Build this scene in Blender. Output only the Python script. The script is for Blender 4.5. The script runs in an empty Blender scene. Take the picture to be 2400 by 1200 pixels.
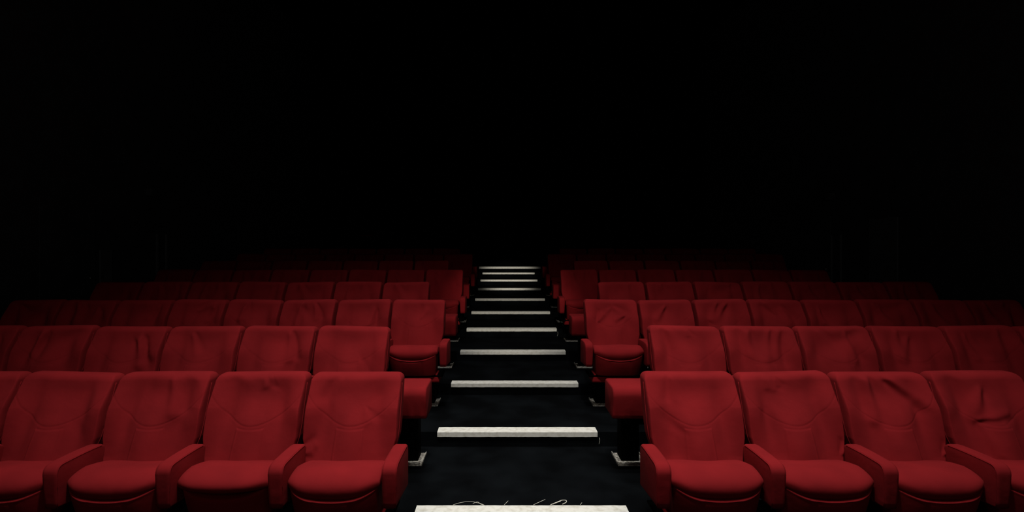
import bpy, bmesh, math, random
import numpy as np
from mathutils import Vector, Matrix
R = math.radians
sc = bpy.context.scene
col = sc.collection

# ------------------------------------------------------------------ measures (metres)
F = 1204.0            # focal length in pixels of the 2400 px frame
VX, VY = 1182.0, 592.0
CAMZ = 1.76
D = 1.12              # depth of one tread = one seat row
RISE = 0.1235
AX = 0.11             # centre line of the aisle
def T(n): return RISE * (n + 1)              # height of tread n (tread -1 is the front floor)
def NY(n): return (2.855 + n) * D            # front edge of tread n
def RY(k): return (2.69 + k - 1) * D         # front of the back-top of row k
TOP = {1: 1.050, 2: 1.163, 3: 1.276, 4: 1.395, 5: 1.511, 6: 1.624, 7: 1.735, 8: 1.848}

# ------------------------------------------------------------------ materials
def nm(name):
    m = bpy.data.materials.new(name); m.use_nodes = True
    nt = m.node_tree
    return m, nt, nt.nodes['Principled BSDF']
def fabric():
    m, nt, b = nm('red_fabric')
    tc = nt.nodes.new('ShaderNodeTexCoord')
    n1 = nt.nodes.new('ShaderNodeTexNoise'); n1.inputs['Scale'].default_value = 5; n1.inputs['Detail'].default_value = 4
    n2 = nt.nodes.new('ShaderNodeTexNoise'); n2.inputs['Scale'].default_value = 700; n2.inputs['Detail'].default_value = 2
    nt.links.new(tc.outputs['Object'], n1.inputs['Vector']); nt.links.new(tc.outputs['Object'], n2.inputs['Vector'])
    oi = nt.nodes.new('ShaderNodeObjectInfo')
    ad = nt.nodes.new('ShaderNodeVectorMath'); ad.operation = 'ADD'
    sm = nt.nodes.new('ShaderNodeVectorMath'); sm.operation = 'SCALE'; sm.inputs['Scale'].default_value = 30
    cb = nt.nodes.new('ShaderNodeCombineXYZ')
    for i in range(3): nt.links.new(oi.outputs['Random'], cb.inputs[i])
    nt.links.new(cb.outputs[0], sm.inputs[0]); nt.links.new(tc.outputs['Object'], ad.inputs[0]); nt.links.new(sm.outputs[0], ad.inputs[1])
    nt.links.new(ad.outputs[0], n1.inputs['Vector'])
    cr = nt.nodes.new('ShaderNodeValToRGB')
    cr.color_ramp.elements[0].position = .3; cr.color_ramp.elements[0].color = (.168, .0078, .0098, 1)
    cr.color_ramp.elements[1].position = .75; cr.color_ramp.elements[1].color = (.218, .0100, .0124, 1)
    nt.links.new(n1.outputs['Fac'], cr.inputs['Fac'])
    nt.links.new(cr.outputs['Color'], b.inputs['Base Color'])
    b.inputs['Roughness'].default_value = .95
    b.inputs['Specular IOR Level'].default_value = .08
    n3 = nt.nodes.new('ShaderNodeTexNoise'); n3.inputs['Scale'].default_value = 9; n3.inputs['Detail'].default_value = 3
    nt.links.new(ad.outputs[0], n3.inputs['Vector'])
    bp = nt.nodes.new('ShaderNodeBump'); bp.inputs['Strength'].default_value = .12; bp.inputs['Distance'].default_value = .002
    bp2 = nt.nodes.new('ShaderNodeBump'); bp2.inputs['Strength'].default_value = .22; bp2.inputs['Distance'].default_value = .02
    nt.links.new(n3.outputs['Fac'], bp2.inputs['Height']); nt.links.new(n2.outputs['Fac'], bp.inputs['Height'])
    nt.links.new(bp2.outputs[0], bp.inputs['Normal']); nt.links.new(bp.outputs[0], b.inputs['Normal'])
    return m
def noisy(name, c0, c1, scale, rough=.9, spec=.2, metal=0, bump=0, lo=.35, hi=.7):
    m, nt, b = nm(name)
    tc = nt.nodes.new('ShaderNodeTexCoord')
    n = nt.nodes.new('ShaderNodeTexNoise'); n.inputs['Scale'].default_value = scale; n.inputs['Detail'].default_value = 6
    nt.links.new(tc.outputs['Object'], n.inputs['Vector'])
    cr = nt.nodes.new('ShaderNodeValToRGB')
    cr.color_ramp.elements[0].position = lo; cr.color_ramp.elements[0].color = (*c0, 1)
    cr.color_ramp.elements[1].position = hi; cr.color_ramp.elements[1].color = (*c1, 1)
    nt.links.new(n.outputs['Fac'], cr.inputs['Fac']); nt.links.new(cr.outputs['Color'], b.inputs['Base Color'])
    b.inputs['Roughness'].default_value = rough; b.inputs['Specular IOR Level'].default_value = spec
    b.inputs['Metallic'].default_value = metal
    if bump:
        bp = nt.nodes.new('ShaderNodeBump'); bp.inputs['Strength'].default_value = bump; bp.inputs['Distance'].default_value = .004
        nt.links.new(n.outputs['Fac'], bp.inputs['Height']); nt.links.new(bp.outputs[0], b.inputs['Normal'])
    return m
def carpet():
    m, nt, b = nm('black_carpet')
    tc = nt.nodes.new('ShaderNodeTexCoord')
    big = nt.nodes.new('ShaderNodeTexNoise'); big.inputs['Scale'].default_value = 3.2; big.inputs['Detail'].default_value = 5
    lint = nt.nodes.new('ShaderNodeTexVoronoi'); lint.inputs['Scale'].default_value = 42
    for n in (big, lint): nt.links.new(tc.outputs['Object'], n.inputs['Vector'])
    cr = nt.nodes.new('ShaderNodeValToRGB')
    cr.color_ramp.elements[0].position = .40; cr.color_ramp.elements[0].color = (.0018, .0021, .0025, 1)
    cr.color_ramp.elements[1].position = .66; cr.color_ramp.elements[1].color = (.0040, .0049, .0058, 1)
    nt.links.new(big.outputs['Fac'], cr.inputs['Fac'])
    lr = nt.nodes.new('ShaderNodeValToRGB')
    lr.color_ramp.elements[0].position = .035; lr.color_ramp.elements[0].color = (1, 1, 1, 1)
    lr.color_ramp.elements[1].position = .055; lr.color_ramp.elements[1].color = (0, 0, 0, 1)
    nt.links.new(lint.outputs['Distance'], lr.inputs['Fac'])
    mx = nt.nodes.new('ShaderNodeMix'); mx.data_type = 'RGBA'
    mx.inputs[7].default_value = (.022, .021, .017, 1)
    nt.links.new(lr.outputs['Color'], mx.inputs[0]); nt.links.new(cr.outputs['Color'], mx.inputs[6])
    nt.links.new(mx.outputs[2], b.inputs['Base Color'])
    b.inputs['Roughness'].default_value = 1; b.inputs['Specular IOR Level'].default_value = .02
    fine = nt.nodes.new('ShaderNodeTexNoise'); fine.inputs['Scale'].default_value = 160; fine.inputs['Detail'].default_value = 2
    nt.links.new(tc.outputs['Object'], fine.inputs['Vector'])
    bp = nt.nodes.new('ShaderNodeBump'); bp.inputs['Strength'].default_value = .5; bp.inputs['Distance'].default_value = .004
    nt.links.new(fine.outputs['Fac'], bp.inputs['Height']); nt.links.new(bp.outputs[0], b.inputs['Normal'])
    return m
M = dict(
    red=fabric(), carpet=carpet(),
    wall=noisy('black_wall_cloth', (.055, .056, .057), (.075, .076, .078), 4, spec=0, rough=1),
    ceil=noisy('black_ceiling', (.006, .006, .006), (.009, .009, .009), 3, spec=0, rough=1),
    trim=noisy('dark_grey_trim', (.10, .10, .10), (.13, .13, .13), 8, spec=.1),
    white=noisy('worn_white_paint', (.56, .54, .47), (.71, .70, .64), 26, rough=.75, spec=.1, bump=.15, lo=.30, hi=.55),
    shred=noisy('pale_plastic', (.55, .53, .45), (.66, .64, .56), 60, rough=.6),
    steel=noisy('worn_plate_metal', (.16, .145, .12), (.75, .72, .64), 55, rough=.6, spec=.3, metal=0, bump=.3, lo=.38, hi=.6),
    black=noisy('black_painted_steel', (.0015, .0015, .0015), (.003, .003, .003), 12, rough=.9, spec=.02),
    grey=noisy('grey_speaker', (.05, .05, .05), (.08, .08, .08), 20),
    chrome=noisy('handle_metal', (.6, .6, .6), (.75, .75, .74), 30, rough=.25, metal=1),
    ledge=noisy('dark_red_paint', (.12, .006, .010), (.16, .01, .014), 20),
)

# ------------------------------------------------------------------ helpers
def link(o, parent=None):
    col.objects.link(o)
    if parent is not None: o.parent = parent
    return o
def mobj(name, me, mat, parent=None, loc=(0, 0, 0)):
    if mat is not None and not me.materials: me.materials.append(mat)
    o = bpy.data.objects.new(name, me); o.location = loc
    return link(o, parent)
def tag(o, label=None, cat=None, group=None, kind=None):
    for k, v in (('label', label), ('category', cat), ('group', group), ('kind', kind)):
        if v: o[k] = v
    return o
def smooth(me, on=True):
    me.polygons.foreach_set('use_smooth', [on] * len(me.polygons)); return me
def box_me(name, a, b, bevel=0):
    bm = bmesh.new(); bmesh.ops.create_cube(bm, size=1)
    for v in bm.verts:
        v.co = Vector([(a[i] + b[i]) / 2 + v.co[i] * (b[i] - a[i]) for i in range(3)])
    if bevel: bmesh.ops.bevel(bm, geom=bm.edges[:], offset=bevel, segments=3, profile=.5, affect='EDGES')
    me = bpy.data.meshes.new(name); bm.to_mesh(me); bm.free()
    if bevel: smooth(me)
    return me
def loft(name, P, cap=True):
    """P: array (n sections, m points, 3), each section a closed loop."""
    n, m, _ = P.shape
    v = P.reshape(-1, 3).tolist()
    f = []
    for i in range(n - 1):
        for j in range(m):
            k = (j + 1) % m
            f.append((i * m + j, i * m + k, (i + 1) * m + k, (i + 1) * m + j))
    if cap:
        f.append(tuple(range(m))[::-1]); f.append(tuple((n - 1) * m + j for j in range(m)))
    me = bpy.data.meshes.new(name); me.from_pydata(v, [], f)
    bm = bmesh.new(); bm.from_mesh(me)
    bmesh.ops.recalc_face_normals(bm, faces=bm.faces[:]); bm.to_mesh(me); bm.free()
    return smooth(me)
def tube(name, paths, r, sides=6):
    bm = bmesh.new()
    for pts in paths:
        pts = [Vector(p) for p in pts]; rings = []
        for i, p in enumerate(pts):
            t = (pts[min(i + 1, len(pts) - 1)] - pts[max(i - 1, 0)]).normalized()
            a = t.cross(Vector((0, 0, 1)))
            if a.length < .05: a = t.cross(Vector((1, 0, 0)))
            a.normalize(); b = t.cross(a)
            rings.append([bm.verts.new(p + (a * math.cos(2 * math.pi * q / sides) + b * math.sin(2 * math.pi * q / sides)) * r) for q in range(sides)])
        for i in range(len(rings) - 1):
            for q in range(sides):
                w = (q + 1) % sides
                bm.faces.new((rings[i][q], rings[i][w], rings[i + 1][w], rings[i + 1][q]))
        bm.faces.new(rings[0][::-1]); bm.faces.new(rings[-1])
    bmesh.ops.recalc_face_normals(bm, faces=bm.faces[:])
    me = bpy.data.meshes.new(name); bm.to_mesh(me); bm.free()
    return smooth(me)

# ------------------------------------------------------------------ backrest
REC = .40        # recline: depth per height
def half_width(v, hw):
    # v from 0 (top) to -.5 ; widest near the arms, narrowing below
    p = np.interp(v, [-.52, -.44, -.38, -.33, -.27, -.15, 0], [.225, .238, .252, .264, .267, .2665, .264])
    return p / .270 * hw
def ridge(x, v, x0, v0, x1, v1, w, amp, skew=0):
    """a fold: ridge of half-width w from (x0,v0) to (x1,v1)"""
    dx, dv = x1 - x0, v1 - v0; L = math.hypot(dx, dv)
    s = ((x - x0) * dx + (v - v0) * dv) / L
    q = ((x - x0) * (-dv) + (v - v0) * dx) / L + skew * np.sin(s / L * math.pi) 
    ww = w * (1 + .8 * s / L)
    along = np.exp(-np.clip(-s, 0, None) ** 2 / (w * w * 2)) * np.exp(-np.clip(s - L, 0, None) ** 2 / (w * w * 2))
    return amp * along * (np.exp(-(q / ww) ** 2) - .7 * np.exp(-((q - 1.5 * ww) / ww) ** 2))
def back_disp(x, v, hw, folds, seed, seam=1.0, pocket=1.0):
    u = np.abs(x) / hw
    rg = np.random.RandomState(seed)
    d = .042 * (lambda t: t * t * (3 - 2 * t))(np.clip((u - .42) / .56, 0, 1)) * np.clip((v + .42) / .25, 0, 1) * (lambda t: t * t * (3 - 2 * t))(np.clip(-v / .22, 0, 1))
    sg = np.clip((-.06 - v) / .31, 0, 1); sg = sg * sg * (3 - 2 * sg)
    d = d + .040 * np.exp(-(x / (.42 * hw)) ** 2) * sg * 1.25
    d = d + .003 * np.exp(-(x / (.5 * hw)) ** 2) * np.exp(-((v + .245) / .05) ** 2) - .008 * np.exp(-(x / (.6 * hw)) ** 2) * np.exp(-((v + .11) / .06) ** 2)
    # hollows beside the lumbar swell, shaped in to give dark vertical bands
    for sx, am in ((-1, rg.uniform(.008, .014)), (1, rg.uniform(.008, .014))):
        d = d - am * np.exp(-((x - sx * .56 * hw) / .036) ** 2) * np.exp(-((v + .20) / .15) ** 2)
    # broad lumps, each chair a little different
    for _ in range(5):
        cx, cv = rg.uniform(-.8, .8) * hw, rg.uniform(-.40, -.06)
        d = d + rg.uniform(-.007, .007) * np.exp(-((x - cx) / rg.uniform(.04, .08)) ** 2 - ((v - cv) / rg.uniform(.06, .14)) ** 2)
    # U shaped seam
    vs = -.262 + .150 * (u / .94) ** 2.1
    dist = (v - vs) / np.sqrt(1 + (.36 * u) ** 2 * 4)
    sig = .0036
    m = np.clip((1.0 - u) / .06, 0, 1)
    d = d - seam * .0016 * np.exp(-(dist / sig) ** 2) * m
    d = d + seam * .0009 * np.clip(dist / .012, 0, 1) * np.exp(-np.clip(dist, 0, None) / .05) * m
    # stitched centre panel under the seam
    pw = .27 * hw + .02 * hw * (v + .27) / -.15
    pe = np.abs(x) - pw
    inside = np.clip((-.274 - v) / .004, 0, 1)
    d = d + pocket * (.0022 * np.clip(-pe / .005, 0, 1) * inside + .0034 * np.exp(-(pe / .0045) ** 2) * inside)
    vt = -.274 - .004 * (1 - (x / (.27 * hw)) ** 2)
    d = d - pocket * .0022 * np.exp(-((v - vt) / .0032) ** 2) * (np.abs(x) < pw)
    for f in folds:
        k = dict(skew=0)
        x0, v0, x1, v1, w, amp = f[:6]; w = w * 1.7 + .003; amp = amp * 1.5
        d = d + ridge(x, v, x0 * hw, v0, x1 * hw, v1, w, amp, f[6] if len(f) > 6 else 0)
    return d
def back_mesh(name, hw, nx, nv, folds=(), seed=0, seam=1.0, pocket=1.0, tilt=0.0):
    th = .125; R1 = .034
    # heights, dense, rounded at the top
    ph = np.linspace(0, math.pi / 2, 9)
    vals = list(-.505 + (.505 - R1) * np.linspace(0, 1, nv)) + list(-R1 + R1 * np.sin(ph[1:]))
    rings = []
    ns, nr = 7, 18
    for iv, v in enumerate(vals):
        sh = 0 if v <= -R1 else R1 * (1 - math.sqrt(max(0, 1 - ((v + R1) / R1) ** 2)))
        W = float(half_width(v, hw)) - sh * .75
        if v < -.47: W -= (-.47 - v) * .4
        cr = .010                                     # corner radius front
        tr = .020                                     # corner radius rear
        y0 = sh * .95; y1 = th - sh * 1.25 + (v + .25) * -.06
        y1 = max(y1, y0 + .012)
        c = min(cr, (y1 - y0) * .49); c2 = min(tr, (y1 - y0) * .49)
        xs = np.linspace(-W + c, W - c, nx)
        fr = np.stack([xs, np.full_like(xs, y0)], 1)
        a = np.linspace(0, math.pi / 2, ns + 2)[1:-1]
        c_fr = np.stack([W - c + c * np.sin(a), y0 + c - c * np.cos(a)], 1)
        a2 = np.linspace(0, math.pi / 2, ns)
        c_rr = np.stack([W + .001 - c2 + c2 * np.cos(a2), y1 - c2 + c2 * np.sin(a2)], 1)
        rr = np.stack([np.linspace(W - c2, -W + c2, nr)[1:-1], np.full(nr - 2, y1)], 1)
        c_rl = c_rr[::-1] * [-1, 1]
        c_fl = c_fr[::-1] * [-1, 1]
        ring = np.concatenate([fr, c_fr, c_rr, rr, c_rl, c_fl])
        x = ring[:, 0]; y = ring[:, 1]
        wgt = np.clip((y0 + c * .9 + .002 - y) / (c * .9 + .002), 0, 1)
        dd = back_disp(x, np.full_like(x, v), hw, folds, seed, seam, pocket)
        fade = 1 if v <= -R1 else max(0, 1 - ((v + R1) / R1) ** 2)
        y = y - dd * wgt * fade
        # top line dips and bulges a little
        zz = v + (0.004 * math.sin(seed * 2.1) * x / hw + .003 * np.cos(x / hw * 1.5 + seed) - .002) * np.clip((v + .2) / .2, 0, 1) - .010 * np.clip((np.abs(x) / hw - .82) / .18, 0, 1) ** 2 * np.clip((v + .1) / .1, 0, 1)
        yy = y + REC * v + tilt * v
        rings.append(np.stack([x, yy, zz], 1))
    return loft(name, np.array(rings))
def back_piping(name, hw, s):
    pts = []
    for v in np.linspace(-.43, -.05, 26):
        W = float(half_width(v, hw))
        pts.append((s * (W + .0005), .030 + REC * v, v - .002))
    return tube(name, [pts], .0026, 6)

# ------------------------------------------------------------------ seat cushion
CT = -.402       # cushion top
def crease(u, amt=1): return -.478 - .054 * amt * (1 - np.abs(u) ** 2.2)
def cushion_mesh(name, hw, n, seed=0, crescent=True):
    rg = np.random.RandomState(seed + 100)
    fs = []
    lumps = [(rg.uniform(-.6, .6), rg.uniform(-.42, -.2), rg.uniform(-.004, .004)) for _ in range(4)]
    us = np.sin(np.linspace(-math.pi / 2, math.pi / 2, n))
    for u in us:
        x = hw * u
        au = abs(u)
        sd = 1 - math.sqrt(max(0, 1 - np.clip((au - .80) / .20, 0, 1) ** 2)) if au > .80 else 0
        drop = .026 * sd + .006 * au ** 2
        fy = -.462 + .060 * np.clip((au - .45) / .55, 0, 1) ** 2.4 
        c = float(crease(u)) if crescent else -.492 - .01 * math.cos(u * 3)
        r = .115
        pts = []
        top = CT - drop
        for y in np.linspace(-.135, fy + r, 16):
            z = top - .042 * (y - fy - r) / (-.135 - fy - r) + .006 * math.sin((y + .135) / (fy + r + .135) * math.pi) * (1 - sd)
            for (lx, ly, la) in lumps: z += la * math.exp(-((u - lx) / .4) ** 2 - ((y - ly) / .07) ** 2)
            pts.append((x, y, z))
        c = min(c, top - .022)
        rz = (top - c) * .60
        for a in np.linspace(0, math.pi / 2, 14)[1:]:
            pts.append((x, fy + r - r * math.sin(a), top - rz * (1 - math.cos(a))))
        z0 = top - rz; back = .010 + .030 * (1 - au ** 2)
        for a in np.linspace(0, math.pi / 2, 10)[1:]:
            pts.append((x, fy + back * (1 - math.cos(a)), z0 + (c - z0) * math.sin(a)))
        pts.append((x, fy + back + .012, c - .001)); pts.append((x, fy + r, c))
        pts.append((x, -.135, c))
        fs.append(pts)
    return loft(name, np.array(fs))
def pan_mesh(name, hw, n, pocket=1):
    """the upholstered lower front panel and underside of the seat"""
    fs = []
    for u in np.sin(np.linspace(-math.pi / 2, math.pi / 2, n)):
        x = hw * u; au = abs(u)
        fy = -.456 + .056 * np.clip((au - .45) / .55, 0, 1) ** 2.4
        c = float(crease(u)) + .003
        sd = 1 - math.sqrt(max(0, 1 - np.clip((au - .88) / .12, 0, 1) ** 2)) if au > .88 else 0
        pts = []
        for z in np.linspace(c, -.680, 38):
            t = (c - z) / (c + .680)
            y = fy - .003 + .012 * sd + .050 * t ** 1.5 + .014 * math.exp(-(c - z) / .004)
            # pocket line and panel edges
            vt = c - .014
            g = math.exp(-((z - vt) / .0045) ** 2) * max(0, min(1, (.42 - au) / .04))
            e = math.exp(-((au - .42) / .020) ** 2) * (1 if z < vt else 0)
            b = .006 * math.exp(-((z - c + .003) / .010) ** 2)
            y += (.007 * g + .0025 * e - b) * pocket
            w = 1 - .07 * t
            pts.append((x * w, y, z))
        y = pts[-1][1]
        pts.append((x * .92, y + .02, -.690)); pts.append((x * .90, -.16, -.675)); pts.append((x * .95, -.14, c - .02)); pts.append((x, -.14, c - .004))
        fs.append(pts)
    return loft(name, np.array(fs))

# ------------------------------------------------------------------ armrest
ARM_F, ARM_R, ARM_T, ARM_B = -.466, -.145, -.348, -.563
def arm_profile(tp=0.0):
    p = []
    p.append((ARM_R, ARM_B - .022)); p.append((ARM_R, ARM_T - .035))
    for a in np.linspace(0, math.pi / 2, 5): p.append((ARM_R - .035 + .035 * math.cos(a) , ARM_T - .035 + .035 * math.sin(a)))
    for y in np.linspace(ARM_R - .05, ARM_F + .05, 6): p.append((y, ARM_T + .004 * math.sin((y - ARM_R) / (ARM_F - ARM_R) * math.pi)))
    r = .045
    for a in np.linspace(0, math.pi / 2, 9)[1:]: p.append((ARM_F + r - r * math.sin(a), ARM_T - .045 * (1 - math.cos(a))))
    for t in np.linspace(0, 1, 7)[1:]: p.append((ARM_F + .010 * t ** 2, ARM_T - .045 + (ARM_B - .002 - ARM_T + .045) * t))
    return p
def arm_mesh(name, w):
    prof = arm_profile()
    # edge rounding across the width
    hw = w / 2; secs = []
    e = .010
    xs = [(-hw, e), (-hw + .0015, e * .5), (-hw + .005, .0018)] + [(x, 0) for x in np.linspace(-hw + .012, hw - .012, 7)] + [(hw - .005, .0018), (hw - .0015, e * .5), (hw, e)]
    cy, cz = (ARM_F + ARM_R) / 2, (ARM_T + ARM_B) / 2
    for x, ins in xs:
        sec = []
        for (y, z) in prof:
            yy = y + (ins if y < cy else -ins) * min(1, abs(y - cy) / .12)
            zz = z + (ins if z < cz else -ins) * min(1, abs(z - cz) / .08)
            low = max(0, (ARM_T - .05 - z) / (ARM_T - .05 - ARM_B))
            fr = max(0, min(1, (ARM_R - .10 - y) / .2))
            sec.append((x * (1 - .16 * low * fr), yy, zz - .0015 * (1 - (x / hw) ** 2) * 0))
        secs.append(sec)
    return loft(name, np.array(secs))
def arm_piping(name, w, s):
    prof = [p for p in arm_profile()][6:]
    pts = []
    for (y, z) in prof:
        low = max(0, (ARM_T - .05 - z) / (ARM_T - .05 - ARM_B)); fr = max(0, min(1, (ARM_R - .10 - y) / .2))
        a = max(0, min(1, (ARM_F + .045 - y) / .045))
        pts.append((s * (w / 2 - .0008) * (1 - .16 * low * fr), y + .0075 * a, z - .0075 * (1 - a)))
    return tube(name, [pts], .0020, 6)
def wide_arm_mesh(name, w):
    """the broad padded end block of every other row; origin at its aisle face, spans w inward (local -x)"""
    n = 22; secs = []
    for u in np.linspace(-1, 1, n):
        u2 = math.sin(u * math.pi / 2)
        x = u2 * w / 2
        au = abs(u2)
        r = 1 - math.sqrt(max(0, 1 - np.clip((au - .92) / .08, 0, 1) ** 2)) if au > .92 else 0
        ins = .012 * r
        sec = []
        prof = [(-.15, -.60), (-.15, -.388)] + [(y, -.374 - .002 * abs(y + .3)) for y in np.linspace(-.165, -.40, 7)]
        rr = .06
        prof += [(-.40 - rr * math.sin(a), -.374 - rr * (1 - math.cos(a))) for a in np.linspace(0, math.pi / 2, 9)[1:]]
        prof += [(-.460 + .020 * t ** 1.5, -.434 - .155 * t) for t in np.linspace(0, 1, 9)[1:]]
        prof += [(-.415, -.605)]
        for k, (y, z) in enumerate(prof):
            yy = y + (ins if y < -.3 else -ins * .5); zz = z - (ins if z > -.5 else -ins * .6)
            # gathered cloth towards the lower aisle corner
            if y < -.42 and z < -.45:
                q = (z + .45) / -.15
                yy += .0045 * math.sin(u2 * 17 - q * 3) * q
            sec.append((x, yy, zz))
        secs.append(sec)
    return loft(name, np.array(secs))

# ------------------------------------------------------------------ mesh library
HO, HE = .2700, .2865           # backrest half widths, odd / even rows
WO, WE = .560, .5943            # seat pitch
HWS = {0: HE, 1: HO}
lib = {}
def get(key, fn):
    if key not in lib: lib[key] = fn()
    return lib[key]

FOLDS1 = {
 ('L', 0): [(-.95, -.385, -.70, -.36, .006, .004), (-.9, -.40, -.75, -.395, .005, .0035), (-.45, -.03, -.62, -.12, .012, -.004), (.30, -.20, .36, -.24, .007, .003)],
 ('L', 1): [(.10, -.03, .13, -.07, .006, .003), (.22, -.03, .20, -.06, .006, .0025), (-.55, -.05, -.6, -.2, .03, -.006), (.42, -.08, .5, -.24, .03, -.004)],
 ('L', 2): [(.30, -.02, .42, -.20, .014, .0075, .006), (.20, -.03, .34, -.19, .010, .0045), (.62, -.06, .7, -.14, .02, -.005)],
 ('L', 3): [(.45, -.10, .30, -.30, .025, -.004), (.35, -.30, .45, -.42, .02, .004)],
 ('L', 4): [(.5, -.05, .4, -.2, .03, .005)],
 ('R', 0): [(-.48, -.01, -.52, -.13, .008, -.004), (-.40, -.24, -.42, -.40, .02, -.006), (-.3, -.26, -.62, -.16, .012, .003)],
 ('R', 1): [(-.42, -.02, -.40, -.07, .006, .0035), (-.33, -.02, -.28, -.08, .006, .0035), (-.22, -.03, -.2, -.06, .005, .0025), (.88, -.40, .98, -.36, .005, .004), (-.55, -.22, -.45, -.40, .02, -.005)],
 ('R', 2): [(-.36, -.03, -.44, -.235, .011, .0085, -.004), (.08, -.05, .62, -.19, .010, -.0075), (-.60, -.05, -.62, -.16, .020, -.006), (.88, -.40, .98, -.37, .005, .004), (.45, -.17, .20, -.235, .02, .004)],
 ('R', 3): [(-.10, -.10, -.46, -.225, .012, .0085), (-.30, -.25, .35, -.235, .006, -.005), (-.62, -.04, -.60, -.20, .025, -.008), (-.40, -.27, -.38, -.40, .008, -.005), (.2, -.28, .5, -.42, .012, .003)],
}
rnd = random.Random(5)
def rand_folds(seed):
    r = random.Random(seed)
    out = []
    for _ in range(r.choice([1, 2, 2, 3])):
        s = r.choice([-1, 1]); x0 = s * r.uniform(.2, .55)
        out.append((x0, r.uniform(-.12, -.02), x0 + s * r.uniform(-.25, .15), r.uniform(-.26, -.17), r.uniform(.008, .015), r.uniform(.004, .009), r.uniform(-.006, .006)))
    if r.random() < .5: out.append((r.choice([-.6, .6]), -.05, r.choice([-.6, .6]), -.2, .022, -.006))
    return out
FOLDS2 = {
 ('L', 3): [(.35, -.10, .52, -.27, .012, .010, .006), (.45, -.16, .55, -.30, .010, .008), (.2, -.12, .45, -.24, .012, -.006)],
 ('L', 1): [(.32, -.06, .45, -.24, .010, .008)],
 ('L', 0): [(.30, -.26, .42, -.36, .009, .005)],
 ('R', 3): [(-.35, -.05, -.42, -.20, .012, .006), (-.10, -.10, -.40, -.24, .012, .008)],
 ('R', 0): [(.05, -.03, .07, -.06, .006, .003), (-.62, -.06, -.5, -.2, .02, -.007)],
}
FOLDS3 = {
 ('R', 0): [(-.10, -.10, -.45, -.18, .010, .004), (.15, -.09, .55, -.17, .010, .004), (-.5, -.2, -.35, -.14, .008, .007), (.4, -.16, .1, -.19, .008, .006)],
 ('R', 1): [(-.10, -.08, -.40, -.18, .010, .009)],
 ('R', 2): [(.1, -.06, -.35, -.20, .012, .010), (-.2, -.05, -.5, -.19, .010, .007)],
 ('R', 3): [(-.1, -.12, -.35, -.03, .010, .007), (.2, -.1, .45, -.22, .012, .007)],
 ('L', 0): [(.15, -.16, .30, -.10, .010, .006)],
 ('L', 4): [(.1, -.10, .55, -.03, .010, .008), (.1, -.2, .5, -.06, .012, .006), (.6, -.08, .5, -.2, .01, .008)],
}
ORD = ['first', 'second', 'third', 'fourth', 'fifth', 'sixth', 'seventh', 'eighth']
ROWN = {1: 'nearest row', 2: 'second row', 3: 'third row', 4: 'fourth row', 5: 'fifth row', 6: 'sixth row', 7: 'seventh row', 8: 'rearmost row seen'}
EXTRA = {  # what the photo shows of single seats
 (1, 'L', 0): 'smooth red cinema seat at the aisle end of the nearest row, left of steps',
 (1, 'L', 1): 'red cinema seat with plain dark seat front, second from steps, nearest row, left',
 (1, 'L', 2): 'red cinema seat with long fold beside its headrest, third from steps, nearest row, left',
 (1, 'L', 3): 'evenly smooth red cinema seat, fourth from steps, nearest row, left bank',
 (1, 'L', 4): 'red cinema seat cut off by the left frame edge in the nearest row',
 (1, 'R', 0): 'brightly lit red cinema seat at the aisle end of the nearest row, right of steps',
 (1, 'R', 1): 'red cinema seat with small creases at the top, second from steps, nearest row, right',
 (1, 'R', 2): 'red cinema seat with a V of deep folds, third from steps, nearest row, right',
 (1, 'R', 3): 'creased red cinema seat at the right frame edge in the nearest row',
}
def edge(k, side):
    if k % 2: return -.588 if side == 'L' else .805
    return -.916 if side == 'L' else 1.152
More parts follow.
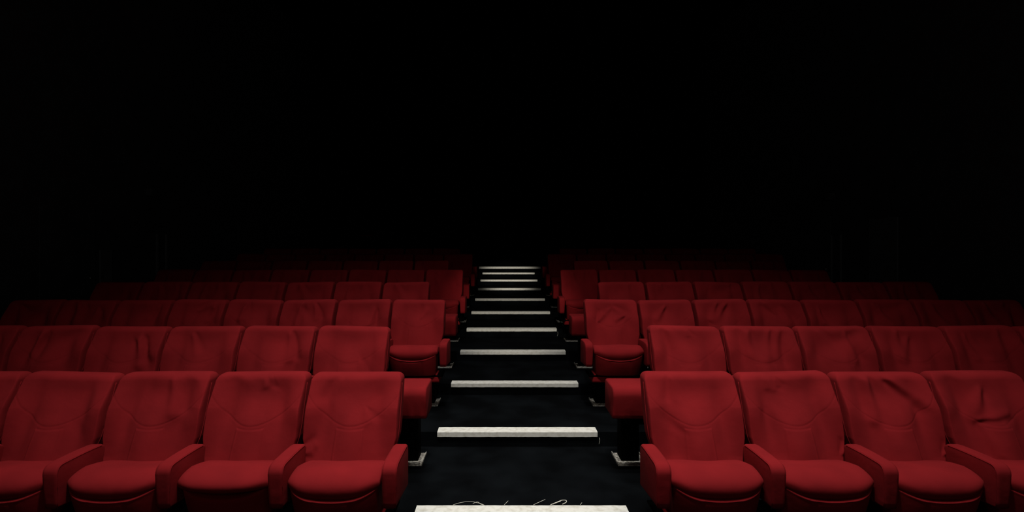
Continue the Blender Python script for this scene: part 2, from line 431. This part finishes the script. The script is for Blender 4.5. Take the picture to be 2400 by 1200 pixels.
def make_seat(k, side, i, total):
    odd = k % 2
    pitch = WO if odd else WE; hw = HWS[odd]
    sgn = -1 if side == 'L' else 1
    x = edge(k, side) + sgn * (pitch * (i + .5) - .0)
    fl = T(k - 2)
    h = TOP[k] - fl
    e = bpy.data.objects.new('cinema_seat', None); e.empty_display_size = .1
    e.location = (x, RY(k), fl); link(e)
    where = 'left of the steps' if side == 'L' else 'right of the steps'
    lab = EXTRA.get((k, side, i)) or ('red cinema seat, %s from the aisle in the %s, %s' % (ORD[i], ROWN[k], where))
    if i == 0 and k > 1:
        lab = 'red cinema seat at the aisle end of the %s, %s' % (ROWN[k], where)
    if i == total - 1 and k > 2:
        lab = 'red cinema seat at the %s end of the %s' % ('left' if side == 'L' else 'right', ROWN[k])
    tag(e, lab, 'seat', 'red cinema seats in the %s, %s' % (ROWN[k], where))
    r = random.Random(k * 100 + i * 7 + (50 if side == 'R' else 0))
    ez = h + r.uniform(-.0035, .0035)
    # backrest
    if k == 1:
        bm_ = get(('b', k, side, i), lambda: back_mesh('backrest', hw, 150, 120, FOLDS1.get((side, i), []), i + (3 if side == 'R' else 11), 1.0, .9, r.uniform(-.01, .01)))
    elif k in (2, 3):
        fo = (FOLDS2 if k == 2 else FOLDS3).get((side, i))
        if fo is None: fo = rand_folds(k * 31 + i + ord(side))
        bm_ = get(('b', k, side, i), lambda: back_mesh('backrest', hw, 92, 76, fo, i + k * 9 + ord(side) % 17, 1.1, .8, r.uniform(-.012, .012)))
    else:
        q = r.randrange(6)
        bm_ = get(('b', odd, q), lambda: back_mesh('backrest', hw, 40, 36, rand_folds(q * 13 + odd), q * 5 + odd, 0.8, 0, 0))
    b = mobj('backrest', bm_, M['red'], e, (r.uniform(-.003, .003), 0, ez))
    if k > 3: b.rotation_euler = (r.uniform(-.01, .01), 0, 0)
    if k <= 2:
        for q in (-1, 1): mobj('piping', get(('bp', odd, q), lambda: back_piping('piping', hw, q)), M['red'], b)
    # cushion
    chw = hw - .036
    plain = (k == 1 and side == 'L' and i == 1)
    if k == 1:
        cm = get(('c', k, side, i), lambda: cushion_mesh('seat_cushion', chw, 60, i * 3 + ord(side), not plain))
    else:
        q = r.randrange(3); cm = get(('c', odd, q), lambda: cushion_mesh('seat_cushion', chw, 40, q))
    c = mobj('seat_cushion', cm, M['red'], e, (0, 0, ez))
    mobj('front_panel', get(('p', odd, plain), lambda: pan_mesh('front_panel', chw - .008, 56, 0 if plain else 1)), M['red'], e, (0, .022 if plain else 0, ez))
    # armrests
    aw = .074
    def arm(xl):
        a = mobj('armrest', get('arm', lambda: arm_mesh('armrest', aw)), M['red'], e, (xl, 0, h - (.018 if k >= 3 else 0)))
        if k <= 2:
            for q in (-1, 1): mobj('piping', get(('armp', q), lambda: arm_piping('piping', aw, q)), M['red'], a)
        return a
    if odd or i > 0:
        off = 0
        off = .010 if side == 'L' else -.002
        if i == 0: off = .016 if side == 'L' else -.012
        arm(-sgn * pitch / 2 + off)
    else:
        outer = -.561 if side == 'L' else .780
        inner = edge(k, side) + sgn * .030
        w = abs(outer - inner)
        wa = mobj('wide_armrest', get(('wa', side), lambda: wide_arm_mesh('wide_armrest', w)), M['red'], e, ((outer + inner) / 2 - x, 0, h))
        wa['label'] = 'broad padded end block beside the aisle'
    if i == total - 1 and k > 1: arm(sgn * pitch / 2)
    # rear hinge bracket joining the cushion, backrest and legs: black
    hb = h - .64
    mobj('seat_frame', get(('fr', odd), lambda: box_me('seat_frame', (-pitch / 2 + .002, -.34, -.705), (pitch / 2 - .002, -.10, -.690), .006)), M['black'], e, (0, 0, h))
    mobj('back_frame', get(('bf', odd), lambda: box_me('back_frame', (-.20, -.150, -.68), (.20, -.085, -.48), .006)), M['black'], e, (0, 0, h))
    if i == 0 and odd:
        def skirt():
            secs = []
            for z, w0, yf in ((-.685, .222, -.33), (-.70, .226, -.335), (-.735, .240, -.35), (-.755, .246, -.35)):
                secs.append([(-w0, yf, z), (w0, yf, z), (w0, -.16, z), (-w0, -.16, z)])
            return loft('base_skirt', np.array(secs))
        mobj('base_skirt', get('skirt', skirt), M['red'], e, (0, 0, h))
    # leg + foot plate
    if i == 0 and not odd:
        lx = (-.745 if side == 'L' else .985) - x
        mobj('crossbar', box_me('crossbar', (min(lx, 0) - .085, -.36, h - .668), (max(lx, 0) + .085, -.13, h - .608), .005), M['black'], e)
    elif i == 0: lx = sgn * (-.10)
    else: lx = -sgn * pitch / 2
    hh = round(h - .655, 3)
    lg = mobj('leg', get(('leg', k), lambda: box_me('leg', (-.07, -.11, .004), (.07, .035, hh), .004)), M['black'], e, (lx, 0, 0))
    if hh > .3 and not (i == 0 and not odd):
        pass
    def plate():
        bm = bmesh.new()
        def bx(a, b_):
            g = bmesh.ops.create_cube(bm, size=1)['verts']
            for v in g: v.co = Vector([(a[q] + b_[q]) / 2 + v.co[q] * (b_[q] - a[q]) for q in range(3)])
        bx((-.112, -.195, .0), (.112, .055, .004))
        bx((-.112, -.195, .004), (-.106, .055, .016)); bx((.106, -.195, .004), (.112, .055, .016))
        for sx in (-.088, .088):
            for sy in (-.165,):
                g = bmesh.ops.create_cone(bm, cap_ends=True, segments=8, radius1=.009, radius2=.007, depth=.009)['verts']
                for v in g: v.co += Vector((sx, sy, .0085))
        me = bpy.data.meshes.new('foot_plate'); bm.to_mesh(me); bm.free(); return me
    fp = mobj('foot_plate', get('plate', plate), M['steel'], lg, (0, 0, 0))
    fp['label'] = 'scuffed bare metal floor plate'
    return e

COUNTS = {1: (5, 4), 2: (6, 6), 3: (8, 8), 4: (7, 7), 5: (8, 7), 6: (7, 6), 7: (8, 8), 8: (7, 7)}
for k in range(1, 9):
    for side, n in zip('LR', COUNTS[k]):
        for i in range(n): make_seat(k, side, i, n if k > 2 else 99)

# ------------------------------------------------------------------ the room
XL, XR, YB, YF, ZC = -6.3, 6.5, 16.6, -3.0, 8.6
def stepped_floor():
    prof = [(YF, 0)]
    for n in range(0, 11):
        prof += [(NY(n) + .018, T(n - 1)), (NY(n) + .018, T(n))]
    prof += [(YB, T(10)), (YB, -.3), (YF, -.3)]
    bm = bmesh.new()
    a = [bm.verts.new((XL, y, z)) for y, z in prof]; b = [bm.verts.new((XR, y, z)) for y, z in prof]
    for i in range(len(prof)):
        j = (i + 1) % len(prof); bm.faces.new((a[i], a[j], b[j], b[i]))
    bm.faces.new(a[::-1]); bm.faces.new(b)
    bmesh.ops.recalc_face_normals(bm, faces=bm.faces[:])
    me = bpy.data.meshes.new('floor'); bm.to_mesh(me); bm.free(); return me
def struct(name, me, mat):
    return tag(mobj(name, me, mat), kind='structure')
struct('floor', stepped_floor(), M['carpet'])
struct('wall_left', box_me('w', (XL - .15, YF, -.3), (XL, YB, ZC)), M['wall'])
struct('wall_right', box_me('w', (XR, YF, -.3), (XR + .15, YB, ZC)), M['wall'])
struct('wall_rear', box_me('w', (XL - .15, YB, -.3), (XR + .15, YB + .15, ZC)), M['ceil'])
struct('wall_front', box_me('w', (XL - .15, YF - .15, -.3), (XR + .15, YF, ZC)), M['wall'])
struct('ceiling', box_me('c', (XL - .15, YF - .15, ZC), (XR + .15, YB + .15, ZC + .15)), M['ceil'])
# pilasters and door surrounds on the side walls
def wy(px, X): return X * F / (px - VX)
for n_, (X, p0, p1, z1) in enumerate([(XL, 233, 260, 1.80), (XR, 2105, 2040, 2.35)]):
    y0, y1 = sorted((wy(p0, X), wy(p1, X)))
    xa, xb = (X, X + .02) if X < 0 else (X - .02, X)
    struct('trim_%d' % (n_ + 1), box_me('t', (xa, y0, .3), (xb, y1, z1)), M['trim'])
n_ = 3
for X, p in ((XL, 367), (XL, 388), (XR, 1950), (XR, 1972)):
    y = wy(p, X); xa, xb = (X, X + .03) if X < 0 else (X - .03, X)
    struct('trim_%d' % n_, box_me('t', (xa, y - .015, .2), (xb, y + .015, 2.1)), M['trim']); n_ += 1
for n_, (X, ya, yb, hy, hz) in enumerate([(XL, 6.95, 7.88, 7.75, 1.374), (XR, 10.22, 11.1, 10.30, 1.43)]):
    xa, xb = (X, X + .02) if X < 0 else (X - .02, X)
    d = struct('door_%d' % (n_ + 1), box_me('d', (xa, ya, .35), (xb, yb, 2.5)), M['wall'])
    s = 1 if X < 0 else -1
    mobj('door_handle', tube('door_handle', [[(X + s * .02, hy, hz), (X + s * .055, hy, hz), (X + s * .06, hy + .015, hz), (X + s * .06, hy + .09, hz)]], .008, 8), M['chrome'], d)
def speaker(X, px, py, lab):
    Y = wy(px, X); Z = CAMZ + (VY - py) * Y / F
    e = bpy.data.objects.new('wall_speaker', None); e.location = (X, Y, Z); link(e)
    tag(e, lab, 'speaker', 'surround speakers on the side walls')
    s = 1 if X < 0 else -1
    x0, x1 = sorted((s * .03, s * .15))
    mobj('cabinet', box_me('cabinet', (x0, -.07, -.065), (x1, .07, .065), .006), M['grey'], e)
    x0, x1 = sorted((0, s * .035))
    mobj('bracket', box_me('bracket', (x0, -.02, -.03), (x1, .02, .03)), M['black'], e)
speaker(XL, 341, 451, 'small dim grey loudspeaker mounted on the left side wall')
speaker(XR, 1955, 461, 'small dim grey loudspeaker mounted on the right side wall')
lx = (861 - VX) * YB / F; lz = CAMZ + (VY - 552) * YB / F
tag(mobj('wall_ledge', box_me('wall_ledge', (-.19, -.05, -.012), (.19, 0, .012), .004), M['ledge'], None, (lx, YB, lz)),
    'thin dark red ledge on the black rear wall, above the left seats', 'ledge')

# ------------------------------------------------------------------ step edges
SO = ['bottom', 'second', 'third', 'fourth', 'fifth', 'sixth', 'seventh', 'eighth', 'ninth', 'tenth', 'top']
def nosing_me(x0, x1, dep, face, seed):
    """L-shaped strip: wide top with ribs, a front face, both slightly uneven"""
    rg = random.Random(seed)
    t = .006
    prof = [(0.0, -face), (0.0, t - .004), (.004, t)]
    for q in range(6):
        y = .014 + q * (dep - .03) / 6
        prof += [(y, t), (y + .003, t - .0012), (y + .006, t)]
    prof += [(dep - .004, t), (dep, 0.0), (.022, 0.0), (.014, -.004), (.014, -face)]
    n = 40; secs = []
    for i in range(n + 1):
        x = x0 + (x1 - x0) * i / n
        j = rg.uniform(-.0008, .0008)
        secs.append([(x, y + j, z + (rg.uniform(-.001, .001) if z < -.02 else j * .5)) for y, z in prof])
    me = loft('step_nosing', np.array(secs)); smooth(me, False); return me
for n in range(0, 11):
    wn = 1.347
    x0, x1 = AX - wn / 2, AX + wn / 2
    dep, face, dz = .120, .036, 0
    if n == 10: x0, x1, dep, face = -.706, 1.017, .20, .052
    me = nosing_me(x0, x1, dep, face, n)
    o = mobj('step_nosing', me, M['white'], None, (0, NY(n), T(n)))
    lab = 'white painted edge strip on the %s step of the aisle' % SO[n]
    if n == 0: lab = 'brightest white edge strip on the bottom step, torn threads behind it'
    if n == 10: lab = 'extra wide dim white edge strip on the topmost aisle step'
    tag(o, lab, 'step edge', 'white step edges up the aisle')

# stray pale threads along the bottom strip and hanging from strip ends
def at(px, py, Y): return Vector(((px - VX) * Y / F, Y, CAMZ - (py - VY) * Y / F))
yb = NY(0) + .124; zt = T(0) + .008
def shred(pts, lab, r=.0013, grp='torn pale threads by the bottom step strip'):
    c = [Vector(p) for p in pts]
    base = Vector((c[0].x, c[0].y, c[0].z))
    dense = []
    for i in range(len(c) - 1):
        p0 = c[max(i - 1, 0)]; p1 = c[i]; p2 = c[i + 1]; p3 = c[min(i + 2, len(c) - 1)]
        for s in range(6):
            t = s / 6
            dense.append(.5 * ((2 * p1) + (-p0 + p2) * t + (2 * p0 - 5 * p1 + 4 * p2 - p3) * t * t + (-p0 + 3 * p1 - 3 * p2 + p3) * t ** 3) - base)
    dense.append(c[-1] - base)
    o = mobj('loose_thread', tube('loose_thread', [dense], r, 5), M['shred'], None, base)
    tag(o, lab, 'thread', grp)
def P(px, dy, dz=0): # px along the strip at its rear edge, dy behind it, dz above it
    return ((px - VX) * (yb + dy) / F, yb + dy, T(0) + .003 + dz)
shred([P(1062, .004), P(1078, .03, .001), P(1100, .045, .002), P(1122, .02, .004), P(1135, .002)], 'long low white thread arched behind left part of bottom strip')
shred([P(1108, .02), P(1119, .035, .004), P(1126, .010, .003), P(1133, .002)], 'short pale thread crossing the long thread behind the bottom strip')
shred([P(1182, .002, .002), P(1186, .012, .008), P(1191, .03, .014)], 'tiny pale thread standing up left of centre behind bottom strip')
shred([P(1250, .0, .002), P(1262, .02, .008), P(1278, .045, .016)], 'straight pale thread slanting up behind centre of bottom strip')
shred([P(1290, .0, .002), P(1303, .018, .008), P(1316, .04, .012), P(1326, .032, .016), P(1327, .014, .012), P(1318, .004, .004)], 'looped white plastic shred behind the right of bottom strip', .0024)
shred([P(1296, .002, .006), P(1306, .014, .012), P(1314, .022, .014)], 'short white shred lying inside the loop behind bottom strip', .0024)
shred([P(1360, .002, .002), P(1364, .014, .010)], 'tiny thread stub near right end of the bottom strip')
for n, px, y0, y1 in ((1, 1405, 1026, 1041), (4, 1307, 777, 788)):
    Y = NY(n) - .003
    a = at(px, y0, Y); m_ = at(px + .5, (y0 + y1) / 2, Y - .004); b = at(px - 1, y1, Y - .002)
    shred([a, m_, b], 'pale thread hanging from right end of the %s step strip' % SO[n], .0018, 'pale threads hanging from step strips')

# ------------------------------------------------------------------ lights
def spot(name, loc, aim, power, ang, blend, rad, color=(1, .97, .93), sx=1, sy=1):
    L = bpy.data.lights.new(name, 'SPOT'); L.energy = power; L.spot_size = R(ang); L.spot_blend = blend
    L.shadow_soft_size = rad; L.color = color
    o = bpy.data.objects.new(name, L); o.location = loc
    o.rotation_euler = (Vector(aim) - Vector(loc)).to_track_quat('-Z', 'Y').to_euler()
    o.scale = (sx, sy, 1)
    col.objects.link(o); return o
WARM = (1, .93, .82)
spot('house_spotlight', (AX, .9, 7.4), (AX, 3.0, .55), 640, 86, 1.0, .15)
def area(name, loc, rx, sx_, sy_, p, spread):
    L = bpy.data.lights.new(name, 'AREA'); L.shape = 'RECTANGLE'; L.size = sx_; L.size_y = sy_; L.energy = p
    L.spread = R(spread); L.color = (1, .97, .93)
    o = bpy.data.objects.new(name, L); o.location = loc; o.rotation_euler = (R(rx), 0, 0); col.objects.link(o)
area('overhead_area_light', (AX, 1.75, 8.0), 3, 5.0, .4, 50, 55)
area('overhead_area_light', (AX, 4.0, 8.2), 3, 2.6, .4, 21, 50)  # extra unseen lamp, added to brighten the second and third rows
area('front_fill_light', (AX, -2.7, 3.0), 82, 7, 2.6, 19, 180)  # unseen fill lamp added low in front to lift seat fronts and walls
spot('aisle_spotlight', (AX, -2.0, 4.2), (AX, 4.2, .3), 190, 19, 1.0, .05, WARM)
for el, p, half in ((11.5, 5200, 3.5), (19.0, 1500, 6.2)):
    spot('aisle_spotlight', (AX, -2.0, 4.2), (AX, -2.0 + 10, 4.2 - 10 * math.tan(R(el))), p, 2 * half, .85, .05, WARM)

w = bpy.data.worlds.new('world'); sc.world = w; w.use_nodes = True
w.node_tree.nodes['Background'].inputs[0].default_value = (0, 0, 0, 1)
w.node_tree.nodes['Background'].inputs[1].default_value = 0

# ------------------------------------------------------------------ camera
cd = bpy.data.cameras.new('camera'); cam = bpy.data.objects.new('camera', cd); col.objects.link(cam)
cam.location = (0, 0, CAMZ); cam.rotation_euler = (R(90), 0, 0)
cd.sensor_width = 36; cd.lens = 36 * F / 2400
cd.shift_x = (1200 - VX) / 2400; cd.shift_y = -(600 - VY) / 2400
cd.clip_start = .05; cd.clip_end = 60
sc.camera = cam
vs = sc.view_settings
vs.view_transform = 'Standard'; vs.look = 'None'; vs.gamma = 1; vs.exposure = 0; vs.use_curve_mapping = False
